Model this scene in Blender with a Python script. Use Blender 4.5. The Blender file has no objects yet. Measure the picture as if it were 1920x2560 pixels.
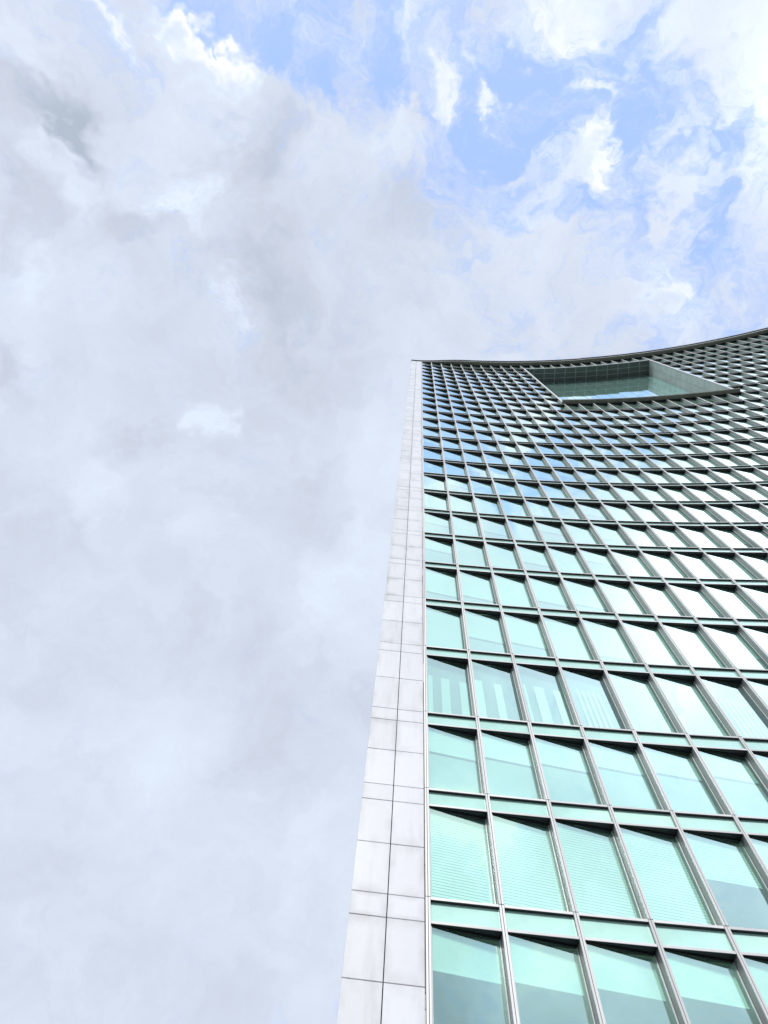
import bpy, math, random
from mathutils import Vector, Matrix, noise

# ------------------------------------------------------------------ scene basics
sc = bpy.context.scene
COL = sc.collection
random.seed(7)
S = 1.7            # one facade bay in metres
EYE = 1.6          # camera height

# ------------------------------------------------------------------ camera
ROW_R = Vector((0.987812771, -0.144515184, 0.0578038986))
ROW_D = Vector((0.155646809, 0.917165893, -0.366852553))
ROW_F = Vector((0.0, 0.371378629, 0.928481510))
# rows of the view matrix are (image right, image down, forward); world axes are the columns
Mv = ((0.987812771, -0.144515184, 0.0578038986),
      (0.155646809, 0.917165893, -0.366852553),
      (0.0, 0.371378629, 0.928481510))
right = Vector(Mv[0]); down = Vector(Mv[1]); fwd = Vector(Mv[2])
cam_d = bpy.data.cameras.new('camera')
cam = bpy.data.objects.new('camera', cam_d)
COL.objects.link(cam)
rot = Matrix((( right.x, -down.x, -fwd.x), (right.y, -down.y, -fwd.y), (right.z, -down.z, -fwd.z)))
cam.matrix_world = Matrix.Translation((0, 0, EYE)) @ rot.to_4x4()
cam_d.sensor_fit = 'VERTICAL'
cam_d.sensor_height = 36.0
cam_d.lens = 1470.63 / 2560 * 36.0
cam_d.clip_start = 0.1
cam_d.clip_end = 20000
sc.camera = cam

def view_dir(px, py):
    v = right * ((px - 960) / 1470.63) + down * ((py - 1280) / 1470.63) + fwd
    return v.normalized()

# ------------------------------------------------------------------ exposure
sc.view_settings.view_transform = 'Standard'
sc.view_settings.look = 'None'
sc.view_settings.exposure = 0.14
sc.view_settings.gamma = 1.0
sc.cycles.max_bounces = 8
sc.cycles.transparent_max_bounces = 8
sc.cycles.caustics_reflective = False
sc.cycles.caustics_refractive = False

# ------------------------------------------------------------------ sun
SUN = Vector((-0.34, -1.25, 1.0)).normalized()
sd = bpy.data.lights.new('sun', 'SUN')
sd.energy = 2.1
sd.angle = math.radians(10.0)
sd.color = (1.0, 0.97, 0.93)
so = bpy.data.objects.new('sun', sd)
COL.objects.link(so)
so.rotation_euler = (-SUN).to_track_quat('-Z', 'Y').to_euler()
so.location = (-10, -40, 60)

# ------------------------------------------------------------------ sky with clouds (world)
W = bpy.data.worlds.new('World')
sc.world = W
W.use_nodes = True
nt = W.node_tree
nt.nodes.clear()
N = nt.nodes.new
def lk(a, b): nt.links.new(a, b)
def math_n(op, a=None, b=None, c=None, clamp=False):
    n = N('ShaderNodeMath'); n.operation = op; n.use_clamp = clamp
    for i, v in enumerate((a, b, c)):
        if v is None: continue
        if hasattr(v, 'links'): lk(v, n.inputs[i])
        else: n.inputs[i].default_value = v
    return n.outputs[0]
tc = N('ShaderNodeTexCoord')
D = tc.outputs['Generated']
def noise_n(vec, scale, detail=6, rough=0.55, off=(0, 0, 0), col=False, dist=0.0):
    mp = N('ShaderNodeVectorMath'); mp.operation = 'ADD'; lk(vec, mp.inputs[0]); mp.inputs[1].default_value = off
    n = N('ShaderNodeTexNoise'); n.inputs['Scale'].default_value = scale
    n.inputs['Detail'].default_value = detail; n.inputs['Roughness'].default_value = rough
    n.inputs['Distortion'].default_value = dist
    lk(mp.outputs[0], n.inputs['Vector'])
    return n.outputs['Color'] if col else n.outputs['Fac']
def warp(vec, scale, amp, off, detail=5):
    c = noise_n(vec, scale, detail, 0.6, off, True)
    s = N('ShaderNodeVectorMath'); s.operation = 'SUBTRACT'; lk(c, s.inputs[0]); s.inputs[1].default_value = (.5, .5, .5)
    m = N('ShaderNodeVectorMath'); m.operation = 'SCALE'; lk(s.outputs[0], m.inputs[0]); m.inputs['Scale'].default_value = amp
    a = N('ShaderNodeVectorMath'); a.operation = 'ADD'; lk(vec, a.inputs[0]); lk(m.outputs[0], a.inputs[1])
    return a.outputs[0]
Dw = warp(D, 3.5, 0.37, (3.1, 1.7, 0.3))
Dw = warp(Dw, 14.0, 0.11, (9.1, 4.7, 2.3), 4)
nz = N('ShaderNodeVectorMath'); nz.operation = 'NORMALIZE'; lk(Dw, nz.inputs[0])
Dn = nz.outputs[0]
def blobs(items, base, vec=Dn):
    acc = base
    for px, py, r, amp in items:
        c = px if isinstance(px, Vector) else view_dir(px, py)
        if not isinstance(px, Vector):
            cosw = c.dot(fwd)
            r = r / 1470.63 * cosw ** 2
        k = 2.0 / (r * r)
        d = N('ShaderNodeVectorMath'); d.operation = 'DOT_PRODUCT'; lk(vec, d.inputs[0]); d.inputs[1].default_value = c
        e = math_n('MULTIPLY_ADD', d.outputs['Value'], k, -k)
        e = math_n('EXPONENT', e)
        acc = math_n('MULTIPLY_ADD', e, amp, acc)
    return acc
def V(x, y): return Vector((x, y, 1)).normalized()
BLUE = [(V(.5,-1.25),0,.42,-.55),(250,1900,950,-.8),(750,2250,400,-.4),(800,1500,260,-.35),(300,1200,350,-.3),(250,900,520,-.55),(150,250,300,-.45),(1000,1000,260,-.3),(1400,760,200,-.4),(1000,850,200,-.3),(600,480,200,-.3),(1000,620,170,-.25),
        (1400,230,420,.80),(850,130,250,.72),(1210,340,100,-.35),(560,60,110,.25),(1860,480,330,.42),(620,60,110,.25),(1000,1350,330,-.45),(800,700,200,-.3),
        (V(.62,-.40),0,.15,-1.1),(V(.32,-.56),0,.11,-.9),(V(.12,-.62),0,.15,-.6),
        (1250,235,75,.45),(1215,310,60,.45),(1350,115,50,.5),(1365,30,50,.4),(1319,330,55,.4),(1075,300,45,.35),(1643,75,65,.5),
        (1680,170,55,.4),(1520,250,60,.45),(1556,355,70,.6),(1625,290,55,.3),(1470,515,50,.75),(1585,530,70,.75),(1770,490,45,.6),
        (1785,600,55,.85),(1886,243,35,.4),(1770,355,45,.4),(1105,376,45,.35),(1180,80,40,.3),(1150,10,45,.35),(1540,20,45,.3),
        (747,240,70,.75),(690,235,45,.4),(928,205,65,.6),(965,10,45,.4),(573,100,45,.5),(480,10,45,.7),(640,95,70,.25),(1380,500,30,.3),
        (1165,190,48,-1.0),(1140,260,34,-.8),(1260,105,40,-.7),(1225,40,35,-.5),(1820,70,100,-.4),(1440,350,52,-1.5),(1480,430,42,-1.5),(1420,270,38,-.8),(1330,200,36,-1.5),
        (1455,120,36,-1.0),(1470,180,36,-.7),(1018,90,60,-.8),(860,60,60,-.5),(1672,450,62,-1.0),(1660,540,45,-.8),(1895,440,70,-.6),(1828,280,50,-.5),(1390,420,60,-.7),(700,330,80,-.6),
        (1265,385,50,-.6),(1000,360,90,-.5),(500,120,80,-.9),(740,130,60,-.4)]
LIGHT = [(145,290,92,-0.406),(36,215,140,-0.234),(320,530,90,-0.265),(600,430,125,-0.281),(500,400,70,-0.094),(723,783,125,-0.250),(660,650,100,-0.172),(60,500,110,-0.218),
         (18,880,80,-0.234),(904,640,150,-0.117),(1040,590,130,-0.117),(415,1090,115,-0.156),(766,1250,150,-0.133),(790,1666,160,-0.062),(255,1440,160,-0.062),(650,1850,250,-0.023),
         (270,20,45,.55),(495,110,55,.45),(430,40,60,.4),(480,60,40,.3),(1440,345,50,.3),(1490,425,38,.32),(1330,200,36,.32),(1160,210,60,.3),(1677,758,45,.38),(1640,715,40,.25),(1690,830,60,.3),
         (562,1015,38,.34),(422,482,55,.36),(460,540,50,.22),(573,777,30,.34),(90,350,60,.28),(180,450,75,.22),(70,50,95,.18),(290,1220,100,.10),(575,1385,70,.13),
         (950,1150,110,.14),(870,1550,130,.16),(800,2100,170,.14),(150,700,70,.15),(110,640,60,.12),
         (1030,90,80,.25),(1780,100,130,-.06),(1265,110,60,.25),(1458,120,60,.25),(1310,385,40,.3),(980,370,90,.2),(330,220,120,.14),(1500,250,450,.14),
         (V(.45,-1.15),0,.10,0.425),(V(.75,-1.05),0,.09,-0.332),(V(1.0,-1.15),0,.10,0.374),(V(.6,-1.75),0,.07,-0.332),(V(.85,-1.5),0,.07,0.374),(V(1.2,-1.5),0,.08,-0.265),
         (V(.25,-0.994),0,.10,-0.265),(V(.4,-1.127),0,.07,0.340),(V(.15,-0.437),0,.06,0.340),(V(.1,-1.1),0,.10,-0.265)]
# blue gaps
n1 = noise_n(Dw, 5.0, 8, 0.62, (5.2, 0.4, 7.7), dist=0.4)
n2 = noise_n(Dw, 13.0, 9, 0.66, (1.2, 8.4, 3.7))
b = blobs(BLUE, -0.17)
b = math_n('ADD', b, math_n('MULTIPLY', math_n('SUBTRACT', n1, 0.5), 1.6))
b = math_n('ADD', b, math_n('MULTIPLY', math_n('SUBTRACT', n2, 0.5), 3.3))
mr = N('ShaderNodeMapRange'); mr.interpolation_type = 'SMOOTHSTEP'; lk(b, mr.inputs['Value'])
mr.inputs['From Min'].default_value = -0.62; mr.inputs['From Max'].default_value = 0.92
blue_f = math_n('MULTIPLY', mr.outputs['Result'], 0.90)
# light and dark cloud
n3 = noise_n(D, 3.2, 7, 0.55, (2.2, 6.4, 1.7), dist=0.3)
n4 = noise_n(Dw, 9.0, 6, 0.55, (7.2, 2.4, 8.7))
g = blobs(LIGHT, 0.46)
g = math_n('ADD', g, math_n('MULTIPLY', math_n('SUBTRACT', n3, 0.5), 0.55))
g = math_n('ADD', g, math_n('MULTIPLY', math_n('SUBTRACT', n4, 0.5), 0.5))
ramp = N('ShaderNodeValToRGB'); lk(g, ramp.inputs[0])
cr = ramp.color_ramp
def lin(c): return tuple(((v / 255) / 12.92 if v <= 10 else (((v / 255) + .055) / 1.055) ** 2.4) for v in c) + (1,)
cr.elements[0].position = 0.0; cr.elements[0].color = lin((180, 192, 208))
cr.elements[1].position = 1.0; cr.elements[1].color = lin((252, 255, 255))
for p_, c_ in ((.28, (204, 212, 228)), (.5, (217, 226, 242)), (.72, (227, 238, 254)),):
    e = cr.elements.new(p_); e.color = lin(c_)
# added glow centred out of view on the right, whitening the upper window reflections, and the brighter cloud around the sun behind the camera
glow = blobs([(Vector((0.64, -0.39, 1)).normalized(), 0, 0.11, 1.8), (Vector((0.68, -0.58, 1)).normalized(), 0, 0.16, 0.75), (Vector((0.85, -0.85, 1)).normalized(), 0, 0.24, 0.3), (Vector((0.45, -0.45, 1)).normalized(), 0, 0.30, 0.08), (SUN, 0, 0.28, 0.3)], 1.0, D)
# clear sky between the clouds
sky = N('ShaderNodeTexSky'); sky.sky_type = 'NISHITA'; sky.sun_disc = False
sky.sun_elevation = math.asin(SUN.z); sky.sun_rotation = math.atan2(SUN.x, SUN.y)
sky.altitude = 50; sky.air_density = 1.0; sky.dust_density = 1.5; sky.ozone_density = 1.0
veil = N('ShaderNodeMix'); veil.data_type = 'RGBA'; veil.inputs[0].default_value = 0.82
lk(sky.outputs[0], veil.inputs[6]); veil.inputs[7].default_value = (4.1, 6.1, 11.0, 1)
cs = N('ShaderNodeVectorMath'); cs.operation = 'SCALE'; lk(ramp.outputs[0], cs.inputs[0])
lk(math_n('MULTIPLY', glow, 9.3), cs.inputs['Scale'])
mix = N('ShaderNodeMix'); mix.data_type = 'RGBA'
lk(blue_f, mix.inputs[0]); lk(cs.outputs[0], mix.inputs[6]); lk(veil.outputs[2], mix.inputs[7])
bg = N('ShaderNodeBackground'); bg.inputs['Strength'].default_value = 0.1
lk(mix.outputs[2], bg.inputs['Color'])
out = N('ShaderNodeOutputWorld'); lk(bg.outputs[0], out.inputs[0])
W.cycles.sampling_method = 'MANUAL'; W.cycles.sample_map_resolution = 512

# ------------------------------------------------------------------ materials
class Mat:
    def __init__(s, name):
        s.m = bpy.data.materials.new(name); s.m.use_nodes = True
        s.t = s.m.node_tree; s.t.nodes.clear()
        s.out = s.n('ShaderNodeOutputMaterial')
    def n(s, ty, **kw):
        n = s.t.nodes.new(ty)
        for k, v in kw.items(): setattr(n, k, v)
        return n
    def l(s, a, b): s.t.links.new(a, b)
    def math(s, op, a=None, b=None, c=None, clamp=False):
        n = s.n('ShaderNodeMath'); n.operation = op; n.use_clamp = clamp
        for i, v in enumerate((a, b, c)):
            if v is None: continue
            if hasattr(v, 'links'): s.l(v, n.inputs[i])
            else: n.inputs[i].default_value = v
        return n.outputs[0]
    def noise(s, scale, detail=4, rough=.55, vec=None, stretch=None):
        tc = s.n('ShaderNodeTexCoord'); v = vec or tc.outputs['Object']
        if stretch:
            mp = s.n('ShaderNodeMapping'); mp.inputs['Scale'].default_value = stretch; s.l(v, mp.inputs[0]); v = mp.outputs[0]
        n = s.n('ShaderNodeTexNoise'); s.l(v, n.inputs['Vector'])
        n.inputs['Scale'].default_value = scale; n.inputs['Detail'].default_value = detail; n.inputs['Roughness'].default_value = rough
        return n.outputs['Fac']
    def ramp(s, fac, stops):
        r = s.n('ShaderNodeValToRGB'); s.l(fac, r.inputs[0]); e = r.color_ramp.elements
        e[0].position, e[0].color = stops[0][0], (*stops[0][1], 1)
        e[1].position, e[1].color = stops[-1][0], (*stops[-1][1], 1)
        for p_, c_ in stops[1:-1]:
            q = e.new(p_); q.color = (*c_, 1)
        return r.outputs[0]

def simple(name, c0, c1, rough=.5, metal=0., scale=1.5, stretch=None, bump=0.0, spec=.5):
    M = Mat(name)
    f = M.noise(scale, 5, .6, stretch=stretch)
    col = M.ramp(f, [(.3, c0), (.7, c1)])
    at = M.n('ShaderNodeAttribute', attribute_name='tone')
    sv = M.n('ShaderNodeVectorMath', operation='SCALE'); M.l(col, sv.inputs[0]); M.l(M.math('MULTIPLY_ADD', at.outputs['Fac'], -.22, 1.0), sv.inputs['Scale']); col = sv.outputs[0]
    b = M.n('ShaderNodeBsdfPrincipled'); M.l(col, b.inputs['Base Color'])
    b.inputs['Roughness'].default_value = rough; b.inputs['Metallic'].default_value = metal
    b.inputs['Specular IOR Level'].default_value = spec
    if bump:
        bp = M.n('ShaderNodeBump'); bp.inputs['Strength'].default_value = bump; bp.inputs['Distance'].default_value = .01
        M.l(M.noise(scale * 9, 4), bp.inputs['Height']); M.l(bp.outputs[0], b.inputs['Normal'])
    M.l(b.outputs[0], M.out.inputs[0])
    return M.m

def cladding(name, lo, hi, rough):
    # pale panels: each panel its own tone (attribute), grime gathered along panel edges (uv) and faint rain streaks
    M = Mat(name)
    at = M.n('ShaderNodeAttribute', attribute_name='tone')
    uv = M.n('ShaderNodeUVMap', uv_map='panel')
    sx = M.n('ShaderNodeSeparateXYZ'); M.l(uv.outputs[0], sx.inputs[0])
    def edge(c): return M.math('MINIMUM', c, M.math('SUBTRACT', 1.0, c))
    eu = edge(sx.outputs[0]); ev = edge(sx.outputs[1])
    em = M.math('MINIMUM', eu, ev)
    n1 = M.noise(1.1, 5, .6); n2 = M.noise(2.2, 5, .65, stretch=(1, 1, .16)); n3 = M.noise(5.5, 6, .65)
    grime = M.math('MULTIPLY', M.math('SUBTRACT', 1.0, M.math('MULTIPLY', em, 4.5, clamp=True), clamp=True), M.math('MULTIPLY_ADD', n1, 3.2, -1.3, clamp=True))
    st = M.math('MULTIPLY_ADD', n2, 3.0, -1.55, clamp=True)
    fine = M.math('MULTIPLY_ADD', n3, .5, -.25)
    f = M.math('ADD', M.math('MULTIPLY', grime, .6), M.math('MULTIPLY', st, .42))
    f = M.math('ADD', f, M.math('MULTIPLY', at.outputs['Fac'], .28))
    f = M.math('ADD', f, M.math('MULTIPLY', fine, .3), clamp=True)
    col = M.ramp(f, [(0., hi), (1., lo)])
    b = M.n('ShaderNodeBsdfPrincipled'); M.l(col, b.inputs['Base Color']); b.inputs['Roughness'].default_value = rough
    b.inputs['Specular IOR Level'].default_value = .35
    M.l(b.outputs[0], M.out.inputs[0])
    return M.m

def glass(name, tint, refl_lo, refl_hi, f0, body=None, body_amt=0.0):
    M = Mat(name)
    lw = M.n('ShaderNodeLayerWeight'); lw.inputs['Blend'].default_value = .5
    fc = M.math('POWER', lw.outputs['Facing'], 1.8)
    F = M.math('MULTIPLY_ADD', M.math('POWER', lw.outputs['Facing'], 1.1), 1.0 - f0, f0, clamp=True)
    mx = M.n('ShaderNodeMix', data_type='RGBA'); M.l(fc, mx.inputs[0])
    mx.inputs[6].default_value = (*refl_lo, 1); mx.inputs[7].default_value = (*refl_hi, 1)
    gl = M.n('ShaderNodeBsdfGlossy'); gl.inputs['Roughness'].default_value = 0.0
    bp = M.n('ShaderNodeBump'); bp.inputs['Strength'].default_value = .06; bp.inputs['Distance'].default_value = .02
    M.l(M.noise(.7, 2), bp.inputs['Height']); M.l(bp.outputs[0], gl.inputs['Normal'])
    sc_ = M.n('ShaderNodeVectorMath', operation='SCALE'); M.l(mx.outputs[2], sc_.inputs[0]); M.l(F, sc_.inputs['Scale'])
    M.l(sc_.outputs[0], gl.inputs['Color'])
    iv = M.math('MULTIPLY', M.math('POWER', M.math('SUBTRACT', 1.0, lw.outputs['Facing']), 1.2), 1.32, clamp=True)
    if body:
        tr = M.n('ShaderNodeBsdfDiffuse')
        n = M.noise(1.3, 4, .6)
        c = M.ramp(n, [(.3, tuple(v * .86 for v in body)), (.7, body)])
        s2 = M.n('ShaderNodeVectorMath', operation='SCALE'); M.l(c, s2.inputs[0]); M.l(iv, s2.inputs['Scale']); M.l(s2.outputs[0], tr.inputs['Color'])
    else:
        tr = M.n('ShaderNodeBsdfTransparent')
        s2 = M.n('ShaderNodeVectorMath', operation='SCALE'); s2.inputs[0].default_value = tint
        M.l(M.math('MULTIPLY_ADD', iv, .98, .02), s2.inputs['Scale']); M.l(s2.outputs[0], tr.inputs['Color'])
    ad = M.n('ShaderNodeAddShader'); M.l(gl.outputs[0], ad.inputs[0]); M.l(tr.outputs[0], ad.inputs[1])
    M.l(ad.outputs[0], M.out.inputs[0])
    return M.m

M_PANEL = cladding('pale_cladding', (.48, .485, .48), (.84, .845, .855), .38)
M_STONE = cladding('grey_stone_tiles', (.52, .53, .48), (.86, .87, .80), .7)
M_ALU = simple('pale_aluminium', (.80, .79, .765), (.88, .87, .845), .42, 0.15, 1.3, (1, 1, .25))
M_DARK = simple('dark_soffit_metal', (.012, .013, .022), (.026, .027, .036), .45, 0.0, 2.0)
M_GASKET = simple('black_gasket', (.010, .010, .012), (.03, .028, .026), .7)
M_BROWN = simple('weathered_grey_metal', (.24, .22, .19), (.36, .34, .30), .6, 0.0, 1.0)
M_SOFFIT = simple('terrace_soffit_panels', (.13, .16, .145), (.17, .20, .18), .5, 0.0, .7)
M_SEAM = simple('pale_seam', (.42, .47, .45), (.50, .55, .53), .6)
M_BLIND = simple('white_blind_fabric', (.74, .76, .72), (.84, .85, .80), .8, 0, .8)
def vary(m, lo):
    t = m.node_tree; b = next(n for n in t.nodes if n.type == 'BSDF_PRINCIPLED'); src = b.inputs['Base Color'].links[0].from_socket
    oi = t.nodes.new('ShaderNodeObjectInfo'); ma = t.nodes.new('ShaderNodeMath'); ma.operation = 'MULTIPLY_ADD'
    ma.inputs[1].default_value = 1 - lo; ma.inputs[2].default_value = lo; t.links.new(oi.outputs['Random'], ma.inputs[0])
    vs = t.nodes.new('ShaderNodeVectorMath'); vs.operation = 'SCALE'; t.links.new(src, vs.inputs[0]); t.links.new(ma.outputs[0], vs.inputs['Scale'])
    t.links.new(vs.outputs[0], b.inputs['Base Color'])
vary(M_BLIND, .74)
M_CEIL = simple('office_ceiling', (.55, .57, .55), (.68, .70, .66), .9)
M_INNER = simple('office_partition', (.22, .25, .26), (.32, .34, .35), .9, 0, .5)
M_FIN_SHADE = simple('shaded_aluminium_fin', (.42, .425, .41), (.52, .52, .50), .5, 0.1, 1.1, (1, 1, .3))  # fin sides away from the sun: their shade is put into a darker colour
M_WHITE = simple('white_painted_metal', (.70, .70, .73), (.80, .80, .83), .45)
M_GLASS = glass('green_glass', (.66, .92, .81), (.69, .99, .925), (1.0, 1.0, 1.0), .52)
M_SPAN = glass('fritted_green_glass', None, (.55, .75, .70), (.95, 1.0, 1.0), .28, (.50, .80, .66))
M_GREEN = glass('terrace_glass', None, (.62, .86, .84), (.90, 1.0, 1.0), .60, (.45, .75, .65))
M_PAVE = simple('paving_stone', (.08, .08, .078), (.13, .128, .12), .85, 0, .3, bump=.2)
M_RENDER = simple('grey_render', (.45, .45, .46), (.55, .55, .56), .8, 0, .3)

# ------------------------------------------------------------------ mesh builder
class MB:
    def __init__(s): s.v = []; s.f = []; s.mi = []; s.uv = []; s.tone = []; s.mats = []
    def mat(s, m):
        if m not in s.mats: s.mats.append(m)
        return s.mats.index(m)
    def face(s, pts, m, uv=None, tone=0.):
        i = len(s.v); s.v += [tuple(p) for p in pts]; s.f.append(tuple(range(i, i + len(pts))))
        s.mi.append(s.mat(m)); s.uv += list(uv) if uv else [(.5, .5)] * len(pts); s.tone += [tone] * len(pts)
    def hexa(s, a, b, m, uv=None, tone=0., skip=()):
        # a: 4 points (outer face, counter clockwise seen from outside); b: 4 matching points behind
        s.face(a, m, uv, tone)
        if 'back' not in skip: s.face(b[::-1], m, None, tone)
        for i in range(4):
            j = (i + 1) % 4
            s.face((a[j], a[i], b[i], b[j]), m, None, tone)
    def build(s, name, parent=None, kind=None, label=None):
        me = s.mesh(name)
        return link(name, me, parent, kind, label)
    def mesh(s, name):
        me = bpy.data.meshes.new(name); me.from_pydata(s.v, [], s.f)
        for m in s.mats: me.materials.append(m)
        me.polygons.foreach_set('material_index', s.mi)
        u = me.uv_layers.new(name='panel'); fl = []
        for a in s.uv: fl += a
        u.data.foreach_set('uv', fl)
        at = me.attributes.new('tone', 'FLOAT', 'POINT'); at.data.foreach_set('value', s.tone)
        me.validate(); me.update()
        return me
def link(name, me, parent=None, kind=None, label=None):
    o = bpy.data.objects.new(name, me); COL.objects.link(o)
    if parent: o.parent = parent
    if kind: o['kind'] = kind
    if label: o['label'] = label
    return o

# ------------------------------------------------------------------ facade coordinates
X0, Y0, PH, KAP = 1.40541, 7.68531, -0.06321, -0.01008
RAD = 1 / abs(KAP)
CX = X0 - math.sin(PH) / KAP; CY = Y0 + math.cos(PH) / KAP
def ang(s): return PH + KAP * s
def P(s, n, z):
    """s bays along the arc, n bays out of the facade, z bays above the eye -> metres"""
    a = ang(s); r = RAD - n
    return (S * (CX - r * math.sin(a)), S * (CY + r * math.cos(a)), S * z + EYE)
def bx(mb, s0, s1, n0, n1, z0, z1, m, tone=0., ch=0., uv=True):
    """box in facade coordinates, n1 is the outer face; ch = chamfer (bays)"""
    U = [(0, 0), (1, 0), (1, 1), (0, 1)]
    a = [P(s0 + ch, n1, z0 + ch), P(s1 - ch, n1, z0 + ch), P(s1 - ch, n1, z1 - ch), P(s0 + ch, n1, z1 - ch)]
    b = [P(s0, n0, z0), P(s1, n0, z0), P(s1, n0, z1), P(s0, n0, z1)]
    if ch:
        c = [P(s0, n1 - ch, z0), P(s1, n1 - ch, z0), P(s1, n1 - ch, z1), P(s0, n1 - ch, z1)]
        mb.face(a, m, U, tone)
        for i in range(4):
            j = (i + 1) % 4
            mb.face((a[j], a[i], c[i], c[j]), m, None, tone)
            mb.face((c[j], c[i], b[i], b[j]), m, None, tone)
        mb.face(b[::-1], m, None, tone)
    else:
        mb.hexa(a, b, m, U if uv else None, tone)

SILL = [-0.0, 1.85, 3.70, 5.547, 7.397, 9.250] + [11.464 + 2.1876 * i for i in range(23)]   # sill lines; 5.547 is the first one in view
TOPZ = 61.78
NF = len(SILL)
NB = 44
TR0, TR1 = .355, .318           # the transom lies this far below the next sill
OP0, OP1 = 10, 22                # sky terrace, bays
OPZ0, OPZ1 = 42.09, 59.40
GL, GR = (.037, .032), (.962, .152)   # glass line in a bay (across, in)
def next_z(i): return SILL[i + 1] if i + 1 < NF else TOPZ + TR0 - .005
R_ROW = min(range(NF), key=lambda i: abs(SILL[i] - 42.09))
Z_ROW = min(range(NF), key=lambda i: abs(SILL[i] - 59.6))
def in_open(k, i): return OP0 <= k < OP1 and R_ROW <= i < Z_ROW

# ------------------------------------------------------------------ ground
g_ = MB()
for i in range(1):
    g_.face([(-6000, -6000, 0), (6000, -6000, 0), (6000, 6000, 0), (-6000, 6000, 0)], M_PAVE)
g_.build('ground', None, 'structure')

# ------------------------------------------------------------------ the tower
tower = bpy.data.objects.new('office_tower', None)
COL.objects.link(tower)
base = P(16, 0, 0); TB = Vector((base[0], base[1], 0))
tower['label'] = 'curved green glass high-rise with pale edge cladding and recessed terrace near its top'
tower['category'] = 'building'

# --- pale cladding strips at both ends
def clad(s0, s1, name, lab):
    mb = MB(); rnd = random.Random(3)
    mid = (s0 + s1) / 2
    bx(mb, s0 + .004, s1 - .004, -.30, -.04, -.94, TOPZ, M_GASKET)
    zs = []
    for i in range(NF):
        z0 = SILL[i] - .03; z1 = (SILL[i + 1] if i + 1 < NF else TOPZ + .33) - .345
        zs.append((z0, (z0 + z1) / 2)); zs.append(((z0 + z1) / 2, z1))
        if i + 1 < NF: zs.append((z1, SILL[i + 1] - .03))
    zs[0] = (-.94, zs[0][1])
    for (c0, c1) in ((s0, mid), (mid, s1)):
        for (z0, z1) in zs:
            t = rnd.random() * (.9 if c0 == s0 else .45)
            dn = rnd.uniform(-.0012, .0012)
            bx(mb, c0 + (.0068 if c0 != s0 else .003), c1 - (.0068 if c0 == s0 else .003), -.03, 0.0 + dn, z0 + .0055, z1 - .0055, M_PANEL, t, .002)
    o = mb.build(name, tower, None, lab)
    return o
clad(-1.047, -.047, 'edge_cladding', 'pale panelled strip at the near end of the facade')
clad(NB + .047, NB + 1.047, 'edge_cladding', None)

# --- mullions
rj = random.Random(11)
def mullion(k):
    mb = MB()
    top = TOPZ - .01
    runs = [(-.94, top)]
    if OP0 < k < OP1: runs = [(-.94, OPZ0 - .06), (SILL[Z_ROW] - .03, top)]
    for (za, zb) in runs:
        cuts = [za] + [z for z in SILL if za + .2 < z < zb - .1] + [zb]
        for a, b in zip(cuts[:-1], cuts[1:]):
            g0 = .004
            for (x0, x1) in ((-.033, -.0035), (.0035, .033)):
                tn = rj.random()
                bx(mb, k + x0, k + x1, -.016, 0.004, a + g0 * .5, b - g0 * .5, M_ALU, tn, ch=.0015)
                bx(mb, k + x0 * .97, k + x1 * .97, -.175, -.0165, a + g0 * .5, b - g0 * .5, M_FIN_SHADE, tn)
            if a != za: bx(mb, k - .035, k + .035, -.008, .0055, a - .0035, a + .0035, M_GASKET)
        bx(mb, k - .030, k + .030, -.17, -.010, za + .01, zb - .01, M_GASKET)
    return mb.build('mullion', tower)
for k in range(NB + 1): mullion(k)
# edge channel between cladding and first mullion
mb = MB(); bx(mb, -.047, -.033, -.2, -.03, -.94, TOPZ, M_GASKET)
z = -.9; rc = random.Random(21)
while z < TOPZ - .7:
    dz = rc.uniform(.15, .75); w_ = rc.uniform(.004, .010)
    bx(mb, -.046, -.046 + w_, -.029, rc.uniform(-.02, -.004), z, z + dz - .01, M_BROWN if rc.random() < .6 else M_ALU, rc.random()); z += dz
mb.build('edge_channel', tower)

# --- horizontal bars
def hbar(name, zlo, zhi, i, nin, skip_open, front=0.0, gapw=.036):
    mb = MB(); any_ = False
    for k in range(NB):
        if skip_open(k):
            if mb.v: mb.build(name, tower); mb = MB()
            continue
        bx(mb, k + gapw, k + 1 - gapw, nin, front, zlo, zhi, M_ALU, rj.random(), ch=.002)
        bx(mb, k + gapw, k + 1 - gapw, nin + .004, front - .004, zlo - .003, zlo + .004, M_DARK)
    mb.build(name, tower)
for i in range(NF):
    hbar('sill_bar', SILL[i] - .037, SILL[i], i, -.060, lambda k, i=i: (OP0 <= k < OP1 and R_ROW < i < Z_ROW) or (i == R_ROW and OP0 <= k < OP1))
    if i > 0:
        hbar('transom', SILL[i] - TR0, SILL[i] - TR1, i, -.05, lambda k, i=i: (OP0 <= k < OP1 and R_ROW <= i <= Z_ROW))

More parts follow.
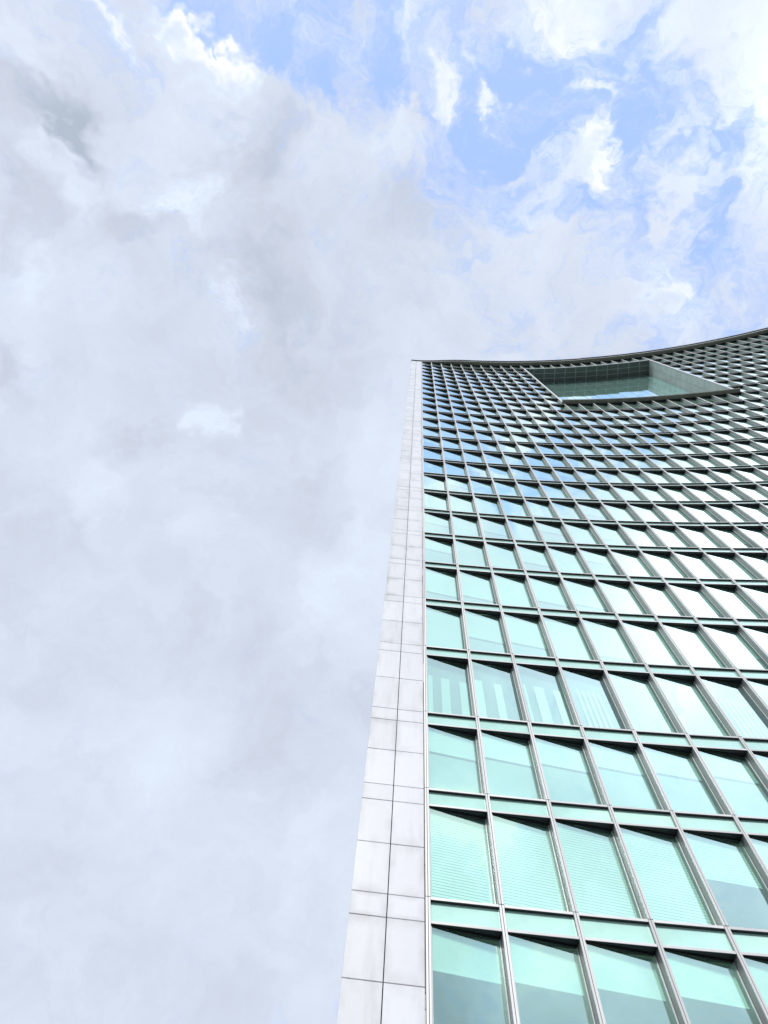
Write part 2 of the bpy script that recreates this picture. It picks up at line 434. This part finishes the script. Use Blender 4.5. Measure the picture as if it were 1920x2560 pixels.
# --- windows: local frame x along the bay, y inwards, z up from the sill (metres)
def bay_matrix(k, z, jit=0.0):
    p0 = Vector(P(k, 0, z)); p1 = Vector(P(k + 1, 0, z)); t = (p1 - p0)
    a = math.atan2(t.y, t.x)
    return Matrix.Translation(p0) @ Matrix.Rotation(a + jit, 4, 'Z')
def frame_geo(mb, H, T=Matrix.Identity(4)):
    def q(x, y, z): return T @ Vector((x * S, y * S, z))
    x0, y0 = GL; x1, y1 = GR
    # head: dark sloping-in-plan soffit, from the transom back to the glass
    z = H + .004
    def slab(pts, za, zb, m):
        n = len(pts)
        mb.face([q(x, y, za) for x, y in pts][::-1], m); mb.face([q(x, y, zb) for x, y in pts], m)
        for i in range(n):
            j = (i + 1) % n
            mb.face([q(*pts[i], za), q(*pts[j], za), q(*pts[j], zb), q(*pts[i], zb)], m)
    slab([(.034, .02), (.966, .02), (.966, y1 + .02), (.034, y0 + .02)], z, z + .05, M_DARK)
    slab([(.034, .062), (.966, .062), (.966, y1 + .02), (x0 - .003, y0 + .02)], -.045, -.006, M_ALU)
    # thin glazing bars on the glass line
    d = Vector((x1 - x0, y1 - y0)); d.normalize(); nn = Vector((d.y, -d.x))   # outwards
    def bar(u0, u1, za, zb, th=.010):
        L = math.hypot(x1 - x0, y1 - y0)
        A = Vector((x0, y0)) + d * (u0 * L); B = Vector((x0, y0)) + d * (u1 * L)
        p = [(A + nn * th), (B + nn * th), (B - nn * .012), (A - nn * .012)]
        slab([(v.x, v.y) for v in p], za, zb, M_GASKET if za > .1 else M_ALU)
    bar(0, 1, H - .022, H + .002); bar(0, 1, -.004, .018, .012)
    bar(0, .012, .018, H - .022, .006); bar(.988, 1, .018, H - .022, .006)
def pane_geo(mb, H, T=Matrix.Identity(4), m=None):
    x0, y0 = GL; x1, y1 = GR
    mb.face([T @ Vector((x * S, y * S, z)) for x, y, z in ((x0, y0, .0), (x1, y1, .0), (x1, y1, H), (x0, y0, H))], m or M_GLASS)
def blind_geo(mb, H, kind, drop, T=Matrix.Identity(4), far=False, seed=0, liner=False):
    x0, y0 = GL; x1, y1 = GR
    x0 += .012; x1 -= .034
    def q(u, off, z): return T @ Vector(((x0 + (x1 - x0) * u) * S, (y0 + (y1 - y0) * u) * S + off, z))
    zt = H - .05; zb = H - H * drop
    if kind == 'plain' or (far and kind == 'slats'):
        a = [q(0, .10, zb), q(1, .10, zb), q(1, .10, zt), q(0, .10, zt)]
        b = [q(0, .104, zb), q(1, .104, zb), q(1, .104, zt), q(0, .104, zt)]
        mb.hexa(a, b, M_BLIND)
        if not far: mb.hexa([q(0, .088, zb - .03), q(1, .088, zb - .03), q(1, .088, zb), q(0, .088, zb)], [q(0, .115, zb - .03), q(1, .115, zb - .03), q(1, .115, zb), q(0, .115, zb)], M_BLIND)
    elif kind == 'slats':
        n = max(4, int((zt - zb) / .075)); dz = (zt - zb) / n
        for i in range(n):
            a0 = zb + i * dz; a1 = a0 + dz * 1.04
            mb.face([q(0, .092, a0), q(1, .092, a0), q(1, .1025, a1), q(0, .1025, a1)], M_BLIND)
    if liner and drop < .99 and kind != 'strips':
        mb.hexa([q(0, .14, 0.02), q(1, .14, 0.02), q(1, .14, H), q(0, .14, H)], [q(0, .15, 0.02), q(1, .15, 0.02), q(1, .15, H), q(0, .15, H)], M_INNER_L)
    if kind == 'strips':
        rnd = random.Random(seed); zz = H * .68
        spans = {1: ((.02, .13), (.34, .55), (.80, .99)), 2: ((.0, .20), (.50, .68)), 3: ((.05, .11), (.32, .56), (.80, .98)),
                 4: tuple((.20 + j * .13, .265 + j * .13) for j in range(5))}[seed]
        for (u0, u1) in spans:
            z0 = .02; z1 = zz
            mb.hexa([q(u0, .10, z0), q(u1, .10, z0), q(u1, .10, z1), q(u0, .10, z1)], [q(u0, .11, z0), q(u1, .11, z0), q(u1, .11, z1), q(u0, .11, z1)], M_BLIND)
        # sheer pelmet above and a set-back liner blind
        mb.hexa([q(0, .25, 0.02), q(1, .25, 0.02), q(1, .25, H), q(0, .25, H)], [q(0, .26, 0.02), q(1, .26, 0.02), q(1, .26, H), q(0, .26, H)], M_LINER2)
M_LINER2 = simple('grey_room_backing', (.22, .24, .24), (.29, .31, .30), .9, 0, .6)
M_INNER_L = simple('pale_grey_liner', (.38, .40, .395), (.46, .48, .46), .9, 0, .6)

def blind_spec(k, i):
    r = random.Random(k * 131 + i * 17)
    if i == 2: return ('plain', .33 + .02 * (k % 3 == 1), 0)
    if i == 3:
        if k <= 3: return ('slats', 1.0, 0)
        return ('slats' if k == 4 else 'plain', (.64, .5, .66)[k % 3], 0)
    if i == 4: return ('plain', (.38, .38, .40, .37, .39)[k % 5], 0)
    if i == 5:
        if k in (0, 1, 2): return ('strips', 1, k + 1)
        if k in (3, 6): return ('strips', 1, 4)
        return ('plain', 1.0 if r.random() < .7 else .5, 0)
    if i == 6: return ('plain', (1.0, .62, .66, 1.0, .8, 1.0)[k % 6], 0)
    if i == 7: return ('plain', (.70, .72, 1.0)[k % 3], 0)
    d = r.random()
    return ('plain', 1.0 if d < .55 else round(r.choice((.4, .6, .75, .85)), 2), 0)

# sizes in the photograph decide which hundred are parts of their own
def proj(p):
    v = Vector(p) - Vector((0, 0, EYE)); w = v.dot(fwd)
    if w < .1: return None
    return (960 + 1470.63 * v.dot(right) / w, 1280 + 1470.63 * v.dot(down) / w)
def area(k, za, zb):
    q = [proj(P(k, 0, za)), proj(P(k + 1, 0, za)), proj(P(k + 1, 0, zb)), proj(P(k, 0, zb))]
    if any(v is None for v in q): return 0
    poly = q
    for ax, lim, sg in ((0, 0, 1), (0, 1920, -1), (1, 0, 1), (1, 2560, -1)):
        o = []
        for a, b in zip(poly, poly[1:] + poly[:1]):
            ia, ib = sg * (a[ax] - lim) >= 0, sg * (b[ax] - lim) >= 0
            if ia: o.append(a)
            if ia != ib:
                t = (lim - a[ax]) / (b[ax] - a[ax]); o.append((a[0] + t * (b[0] - a[0]), a[1] + t * (b[1] - a[1])))
        poly = o
        if not poly: return 0
    return abs(sum(a[0] * b[1] - b[0] * a[1] for a, b in zip(poly, poly[1:] + poly[:1]))) / 2

cells = [(k, i) for i in range(NF) for k in range(NB) if not in_open(k, i) ]
def win_h(k, i):
    zt = next_z(i) - TR0
    if i == R_ROW - 1 and OP0 <= k < OP1: zt = OPZ0 - .075
    return (zt - SILL[i]) * S
big = sorted(cells, key=lambda c: -area(c[0], SILL[c[1]], next_z(c[1]) - TR0))[:100]
bigset = set(big)
cache = {}
def cached(key, fn, name):
    if key not in cache:
        mb = MB(); fn(mb); cache[key] = mb.mesh(name)
    return cache[key]
rj = random.Random(11)
for (k, i) in big:
    H = round(win_h(k, i), 4)
    w = link('window', cached(('w', H), lambda mb: frame_geo(mb, H), 'window_frame'), tower)
    w.matrix_basis = bay_matrix(k, SILL[i])
    p = link('pane', cached(('p', H), lambda mb: pane_geo(mb, H), 'pane'), w)
    p.rotation_euler = (math.radians(rj.gauss(0, .10)), 0, math.radians(rj.gauss(0, .10)))
    kd, dr, sd_ = blind_spec(k, i)
    b_ = link('blind', cached(('b', H, kd, dr, sd_, i >= 4), lambda mb: blind_geo(mb, H, kd, dr, seed=sd_, liner=i >= 4), 'blind'), w)
rest = MB()
for (k, i) in cells:
    if (k, i) in bigset: continue
    H = win_h(k, i); T = bay_matrix(k, SILL[i])
    frame_geo(rest, H, T)
    pane_geo(rest, H, bay_matrix(k, SILL[i], math.radians(rj.gauss(0, .12))))
    kd, dr, sd_ = blind_spec(k, i)
    blind_geo(rest, H, kd, dr, T, far=True, seed=sd_, liner=i >= 4)
rest.build('window', tower, 'stuff')

# --- spandrel panels
def span_geo(mb, H, T=Matrix.Identity(4)):
    def q(x, y, z): return T @ Vector((x * S, y * S, z))
    y = .05
    mb.hexa([q(.034, y, 0), q(.966, y, 0), q(.966, y, H), q(.034, y, H)], [q(.034, y + .006, 0), q(.966, y + .006, 0), q(.966, y + .006, H), q(.034, y + .006, H)], M_SPAN)
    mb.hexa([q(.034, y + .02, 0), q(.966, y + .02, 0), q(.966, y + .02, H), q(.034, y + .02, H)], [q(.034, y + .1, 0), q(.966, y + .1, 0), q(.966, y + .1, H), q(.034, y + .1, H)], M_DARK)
sp = [(k, i) for i in range(1, NF) for k in range(NB) if not (OP0 <= k < OP1 and R_ROW <= i <= Z_ROW)]
SH = (TR1 - .037) * S
sbig = sorted(sp, key=lambda c: -area(c[0], SILL[c[1]] - TR1, SILL[c[1]] - .037))[:100]
sset = set(sbig)
sm = MB(); span_geo(sm, SH); sme = sm.mesh('spandrel_panel')
for (k, i) in sbig:
    o = link('spandrel_panel', sme, tower); o.matrix_basis = bay_matrix(k, SILL[i] - TR1, math.radians(rj.gauss(0, .05)))
mb = MB()
for (k, i) in sp:
    if (k, i) not in sset: span_geo(mb, SH, bay_matrix(k, SILL[i] - TR1, math.radians(rj.gauss(0, .08))))
mb.build('spandrel_panel', tower, 'stuff')

# --- floors behind the glass: slab with white ceiling, partition wall, a few ceiling light troughs
for i in range(NF):
    zt = next_z(i)
    mb = MB()
    for k in range(0, NB, 2):
        if OP0 <= k < OP1 and R_ROW - 1 < i < Z_ROW: continue
        bx(mb, k, k + 2, -4.2, -.285, zt - .30, zt - .10, M_CEIL, uv=False)
        for t in (-.9, -1.9): bx(mb, k + .4, k + 1.6, t - .10, t, zt - .305, zt - .302, M_WHITE, uv=False)
    mb.build('floor_slab', tower)
mb = MB()
for k in range(0, NB, 2):
    bx(mb, k, k + 2, -4.4, -4.2, -.94, OPZ0 - .1 if OP0 <= k < OP1 else TOPZ, M_INNER, uv=False)
mb.build('inner_wall', tower)

# --- sky terrace near the top
mb = MB(); DEP = -1.43
bx(mb, OP0 - .0, OP0 + .10, DEP, .012, OPZ0, OPZ1 + .02, M_WHITE)
mb.build('terrace_jamb', tower, None, 'slim white jamb at the left of the terrace opening')
def tiled_jamb():
    mb = MB(); s1 = OP1 - .12
    bx(mb, s1 + .012, OP1 - .01, DEP, -.01, OPZ0, OPZ1 + .02, M_GASKET)
    bx(mb, s1 + .0, OP1 + .03, -.05, .012, OPZ0, OPZ1 + .02, M_WHITE)
    rnd = random.Random(5); ny = 2; rows_ = 16
    for r_ in range(rows_):
        for c in range(ny):
            z0 = OPZ0 + (OPZ1 - OPZ0) * r_ / rows_; z1 = OPZ0 + (OPZ1 - OPZ0) * (r_ + 1) / rows_
            n0 = DEP + (-.055 - DEP) * c / ny; n1 = DEP + (-.055 - DEP) * (c + 1) / ny
            t = rnd.random(); g0 = .006
            a = [P(s1, n0 + g0, z0 + g0), P(s1, n1 - g0, z0 + g0), P(s1, n1 - g0, z1 - g0), P(s1, n0 + g0, z1 - g0)]
            b = [P(s1 + .015, n0 + g0, z0 + g0), P(s1 + .015, n1 - g0, z0 + g0), P(s1 + .015, n1 - g0, z1 - g0), P(s1 + .015, n0 + g0, z1 - g0)]
            mb.hexa(a, b, M_STONE, [(0, 0), (1, 0), (1, 1), (0, 1)], t)
    mb.build('terrace_jamb', tower, None, 'grey stone tiled side wall of the terrace opening')
tiled_jamb()
mb = MB()
nsx, nsn = 2, 3
for k in range(OP0, OP1):
    bx(mb, k, k + 1, DEP, -.02, OPZ1 + .01, OPZ1 + .20, M_SEAM, uv=False)
    for c in range(nsn):
        n0 = DEP + (-.03 - DEP) * c / nsn; n1 = DEP + (-.03 - DEP) * (c + 1) / nsn
        bx(mb, k + .04, k + .96, n0 + .035, n1 - .035, OPZ1, OPZ1 + .012, M_SOFFIT, uv=False)
mb.build('terrace_soffit', tower)
mb = MB()
for k in range(OP0, OP1): bx(mb, k, k + 1, -.03, .008, OPZ1 + .0, SILL[Z_ROW] - .04, M_WHITE)
mb.build('terrace_lintel', tower)
mb = MB()
for k in range(OP0, OP1): bx(mb, k, k + 1 - (.12 if k == OP1 - 1 else 0), DEP, -.05, OPZ0, OPZ0 + .08, M_BROWN, uv=False)
mb.build('terrace_floor', tower)
mb = MB()
kk = OP0 - .13
edges = [kk] + [OP0 + 1.9 + 2 * j for j in range(5)] + [OP1 - .10]
for a, b in zip(edges[:-1], edges[1:]):
    n = 4
    for j in range(n):
        sa, sb = a + (b - a) * j / n, a + (b - a) * (j + 1) / n
        bx(mb, sa + (.006 if j == 0 else 0), sb - (.006 if j == n - 1 else 0), -.04, .255, OPZ0 - .07, OPZ0 + .02, M_BROWN, uv=False)
for j in range(24):
    sa, sb = kk + (OP1 - .10 - kk) * j / 24, kk + (OP1 - .10 - kk) * (j + 1) / 24
    bx(mb, sa, sb, .235, .262, OPZ0 + .02, OPZ0 + .05, M_DARK, uv=False)
mb.build('terrace_ledge', tower)
mb = MB(); rnd = random.Random(9)
for k in range(OP0, OP1):
    z = OPZ0
    while z < OPZ1 - .1:
        z2 = min(z + 1.094, OPZ1)
        tl = rnd.gauss(0, .0025)
        s0_, s1_ = k + .012, k + .988
        a = [P(s0_, DEP + .004 - tl, z + .012), P(s1_, DEP + .004 + tl, z + .012), P(s1_, DEP + .004 + tl, z2 - .012), P(s0_, DEP + .004 - tl, z2 - .012)]
        mb.face(a, M_GREEN)
        z = z2
for k in range(OP0, OP1): bx(mb, k, k + 1, DEP - .12, DEP - .10, OPZ0, OPZ1, M_INNER, uv=False)
mb.build('terrace_glazing', tower)
mb = MB()
for k in range(OP0, OP1): bx(mb, k, k + 1, -4.2, DEP - .13, OPZ0, OPZ1, M_INNER, uv=False)
mb.build('terrace_core_wall', tower)

# --- crown
def pr(s):
    t = min(1, max(0, (s + 1.05) / 5.4)); return .06 + .36 * (t * t * (3 - 2 * t)) + (.03 if s > 16 else 0)
corn, lip, gut = MB(), MB(), MB()
ss = [-1.06 + j * .5 for j in range(int((NB + 2.12) / .5) + 1)] + [NB + 1.06]
def sweep(mb, prof, m):
    for a, b in zip(ss[:-1], ss[1:]):
        pa, pb = prof(a), prof(b)
        for j in range(len(pa)):
            j2 = (j + 1) % len(pa)
            mb.face([P(a, *pa[j]), P(a, *pa[j2]), P(b, *pb[j2]), P(b, *pb[j])], m)
    mb.face([P(ss[0], *q_) for q_ in prof(ss[0])][::-1], m); mb.face([P(ss[-1], *q_) for q_ in prof(ss[-1])], m)
def sec(n0, n1, z0, z1): return [(n0, z1), (n0, z0), (n1, z0), (n1, z1)]
sweep(corn, lambda s: sec(-.3, pr(s) - .13, TOPZ + .015, TOPZ + .16), M_BROWN)
sweep(lip, lambda s: sec(pr(s) - .128, pr(s) - .085, TOPZ + .0, TOPZ + .17), M_ALU)
sweep(gut, lambda s: sec(-.2, pr(s), TOPZ + .172, TOPZ + .36), M_DARK)
rnd = random.Random(2)
s = -1
while s < NB + 1:
    bx(gut, s, s + rnd.uniform(.03, .07), pr(s) - .03, pr(s) - .0, TOPZ + .36, TOPZ + .36 + rnd.uniform(.02, .09), M_DARK); s += rnd.uniform(.6, 1.7)
c_ = corn.build('cornice', tower); lip.build('lip', c_); gut.build('gutter', c_)

# --- bulk behind: end walls, rear wall, roof
BK = -9.5
mb = MB()
bx(mb, -1.045, -1.035, BK, -.03, -.94, TOPZ, M_RENDER, uv=False); bx(mb, NB + 1.035, NB + 1.045, BK, -.03, -.94, TOPZ, M_RENDER, uv=False)
for k in range(-1, NB + 1): bx(mb, k, k + 1, BK - .1, BK, -.94, TOPZ, M_RENDER, uv=False)
mb.build('rear_wall', tower)
mb = MB()
for k in range(-1, NB + 1): bx(mb, k, k + 1, BK, -.31, TOPZ + .02, TOPZ + .15, M_RENDER, uv=False)
mb.build('roof', tower)

# put the tower's origin at its foot
for ch in tower.children: ch.matrix_basis = Matrix.Translation(-TB) @ ch.matrix_basis
tower.location = TB
